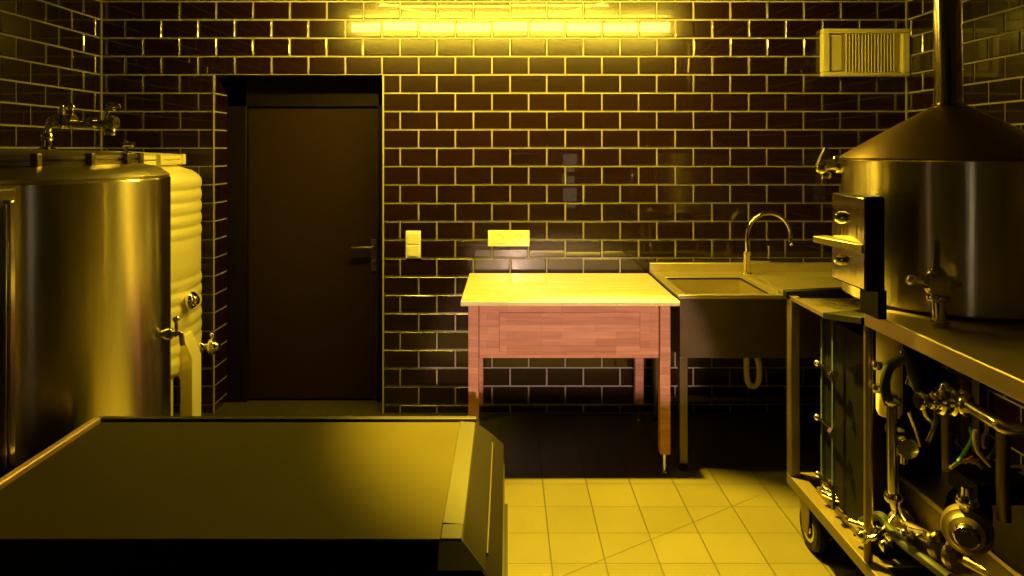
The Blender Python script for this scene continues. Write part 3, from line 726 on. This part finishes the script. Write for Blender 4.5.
for px, py, Y in ((838, 497, 2.40), (853, 508, 2.32), (866, 512, 2.25), (874, 529, 2.14), (862, 536, 2.10), (891, 535, 2.08), (884, 545, 2.03), (905, 534, 2.05), (870, 498, 2.25), (826, 484, 2.46)):
    m.ball(Q(px, py, Y), .013+.006*random.random(), n=12); clamp(m, Q(px+2, py+1, Y), (random.uniform(-1, 1), random.uniform(-1, 1), random.uniform(-.4, .6)), .012)
part(m, 'small_fittings')
m = MB(); m.tube([Q(862, 522, 2.2), Q(880, 516, 2.12), Q(889, 528, 2.08), Q(905, 545, 2.0), Q(925, 560, 1.9), Q(948, 578, 1.84)], .014, n=10, smooth=5)
part(m, 'lower_hose', 'rubber')

# gauge / small pump head
t = thing('small_pump', 'small round chrome pump head in the middle of the skid', 'pump', Q(907, 446, 2.02))
m = MB(); c = Q(906, 447, 2.0); m.lathe([(.0, -.012), (.024, -.012), (.030, -.004), (.030, .012), (.026, .02), (.0, .02)], c, (-.25, -1, .1), 28); part(m, 'pump_head', 'chrome', t)
m = MB(); m.cyl(c+Vector((.006, .02, 0)), c+Vector((.045, .13, 0)), .032, n=24); part(m, 'motor', 'dark', t)
m = MB(); m.cyl(c+Vector((.01, .03, 0)), c+Vector((.01, .03, -.06)), .010); part(m, 'outlet', 'chrome', t)
# big pump at the right edge
t = thing('large_pump', 'large centrifugal pump with round steel housing at the lower right edge', 'pump', Q(985, 540, 1.8))
c = Q(967, 530, 1.78); ax = Vector((-.55, -.8, .12)).normalized()
m = MB(); m.lathe([(0, -.03), (.04, -.03), (.046, -.022), (.055, -.018), (.058, 0), (.058, .02), (.050, .03), (0, .034)], c, ax*-1, 36); part(m, 'pump_housing', 'steel_dull', t)
m = MB(); m.cyl(c-ax*.03, c-ax*.22, .050, n=28)
for k in range(7): m.lathe([(.050, 0), (.055, 0), (.055, .008), (.050, .008)], c-ax*(.06+k*.022), ax*-1, 28, cap=False)
part(m, 'motor', 'dark', t)
m = MB(); m.cyl(c+ax*.02, c+ax*.07, .016); clamp(m, c+ax*.05, ax, .020); m.cyl(c, c+Vector((0, 0, .11)), .014); clamp(m, c+Vector((0, 0, .075)), (0, 0, 1), .018); part(m, 'port', 'chrome', t)
# loose wires
t = thing('cable_bundle', 'tangle of green red and pale wires under the right end of the worktop', 'cables', Q(980, 450, 1.8))
for k, nm, pts in (('green', 'green_wire', [(958, 462), (966, 450), (972, 438), (970, 428)]), ('green', 'green_wire', [(988, 458), (996, 447), (1001, 438), (1010, 432)]),
                   ('pale', 'pale_wire', [(984, 448), (983, 438), (987, 430), (985, 420)]), ('pale', 'pale_wire', [(950, 468), (962, 461), (975, 462), (982, 468)]),
                   ('red', 'red_wire', [(965, 462), (973, 457), (980, 453), (986, 458)]), ('pale', 'pale_wire', [(975, 430), (974, 440), (978, 452), (990, 466)]), ('rubber', 'black_wire', [(955, 440), (975, 455), (1000, 468), (1020, 470)])):
    m = MB(); Yc = random.uniform(1.74, 1.84); m.tube([Q(a, b, Yc+.02*i) for i, (a, b) in enumerate(pts)], .0045, n=8, smooth=5); part(m, nm, k, t)
m = MB(); c = Q(985, 475, 1.86); m.box(c.x-.06, c.x+.10, c.y-.06, c.y+.06, c.z-.05, c.z+.0); part(m, 'junction_box', 'dark', t)

# ------------------------------------------------------------------ light
t = thing('added_spotlight', 'unseen yellow spotlight added above the table edge to light floor and chest lid', 'lamp', (.5, 3.1, CEIL))
MB().lathe([(.06, -.03), (.06, 0)], (.5, 3.1, CEIL), n=28).build('ceiling_plate', 'black', t)
MB().cyl((.5, 3.1, CEIL-.03), (.5, 3.1, CEIL-.10), .012).lathe([(.045, 0), (.045, .10), (.02, .12)], (.5, 3.1-.01, CEIL-.20), (.05, .38, .92), 28, cap=False).build('lamp_head', 'black', t)
l = bpy.data.lights.new('added_yellow_spot', 'SPOT'); l.energy = 3300; l.color = (1, .70, .03); l.spot_size = math.radians(52); l.spot_blend = .42; l.shadow_soft_size = .03  # added spot: brightens the floor and the right end of the lid
o = bpy.data.objects.new('added_yellow_spot', l); COL.objects.link(o); o.location = (.495, 3.06, CEIL-.21)
o.rotation_euler = (Vector((.42, 2.12, 0))-o.location).to_track_quat('-Z', 'Y').to_euler()

# pale spot lamp behind the camera, shining through the added opening
l = bpy.data.lights.new('rear_spot', 'SPOT'); l.energy = 1000; l.color = (1, .62, .46); l.spot_size = math.radians(14); l.spot_blend = .3; l.shadow_soft_size = .02
o = bpy.data.objects.new('rear_spot', l); COL.objects.link(o); o.location = (.12, -2.5, 1.92)
o.rotation_euler = (Vector((.27, 3.1, .40))-o.location).to_track_quat('-Z', 'Y').to_euler()

w = bpy.data.worlds.new('world'); S.world = w; w.use_nodes = True
w.node_tree.nodes['Background'].inputs[0].default_value = (.9, .75, .35, 1)
w.node_tree.nodes['Background'].inputs[1].default_value = .0

cam = bpy.data.cameras.new('camera'); co = bpy.data.objects.new('camera', cam); COL.objects.link(co)
co.location = (0, 0, HC); co.rotation_euler = (PI/2, 0, 0)
cam.sensor_width = 36; cam.lens = F*36/1024; cam.shift_x = 5/1024; cam.shift_y = -(288-CY)/1024; cam.clip_start = .02
S.camera = co
S.view_settings.view_transform = 'Standard'; S.view_settings.look = 'None'; S.view_settings.gamma = 1
S.view_settings.use_curve_mapping = False; S.view_settings.exposure = 0
S.cycles.use_denoising = True
S.cycles.max_bounces = 8; S.cycles.sample_clamp_indirect = 8
S.cycles.caustics_reflective = True
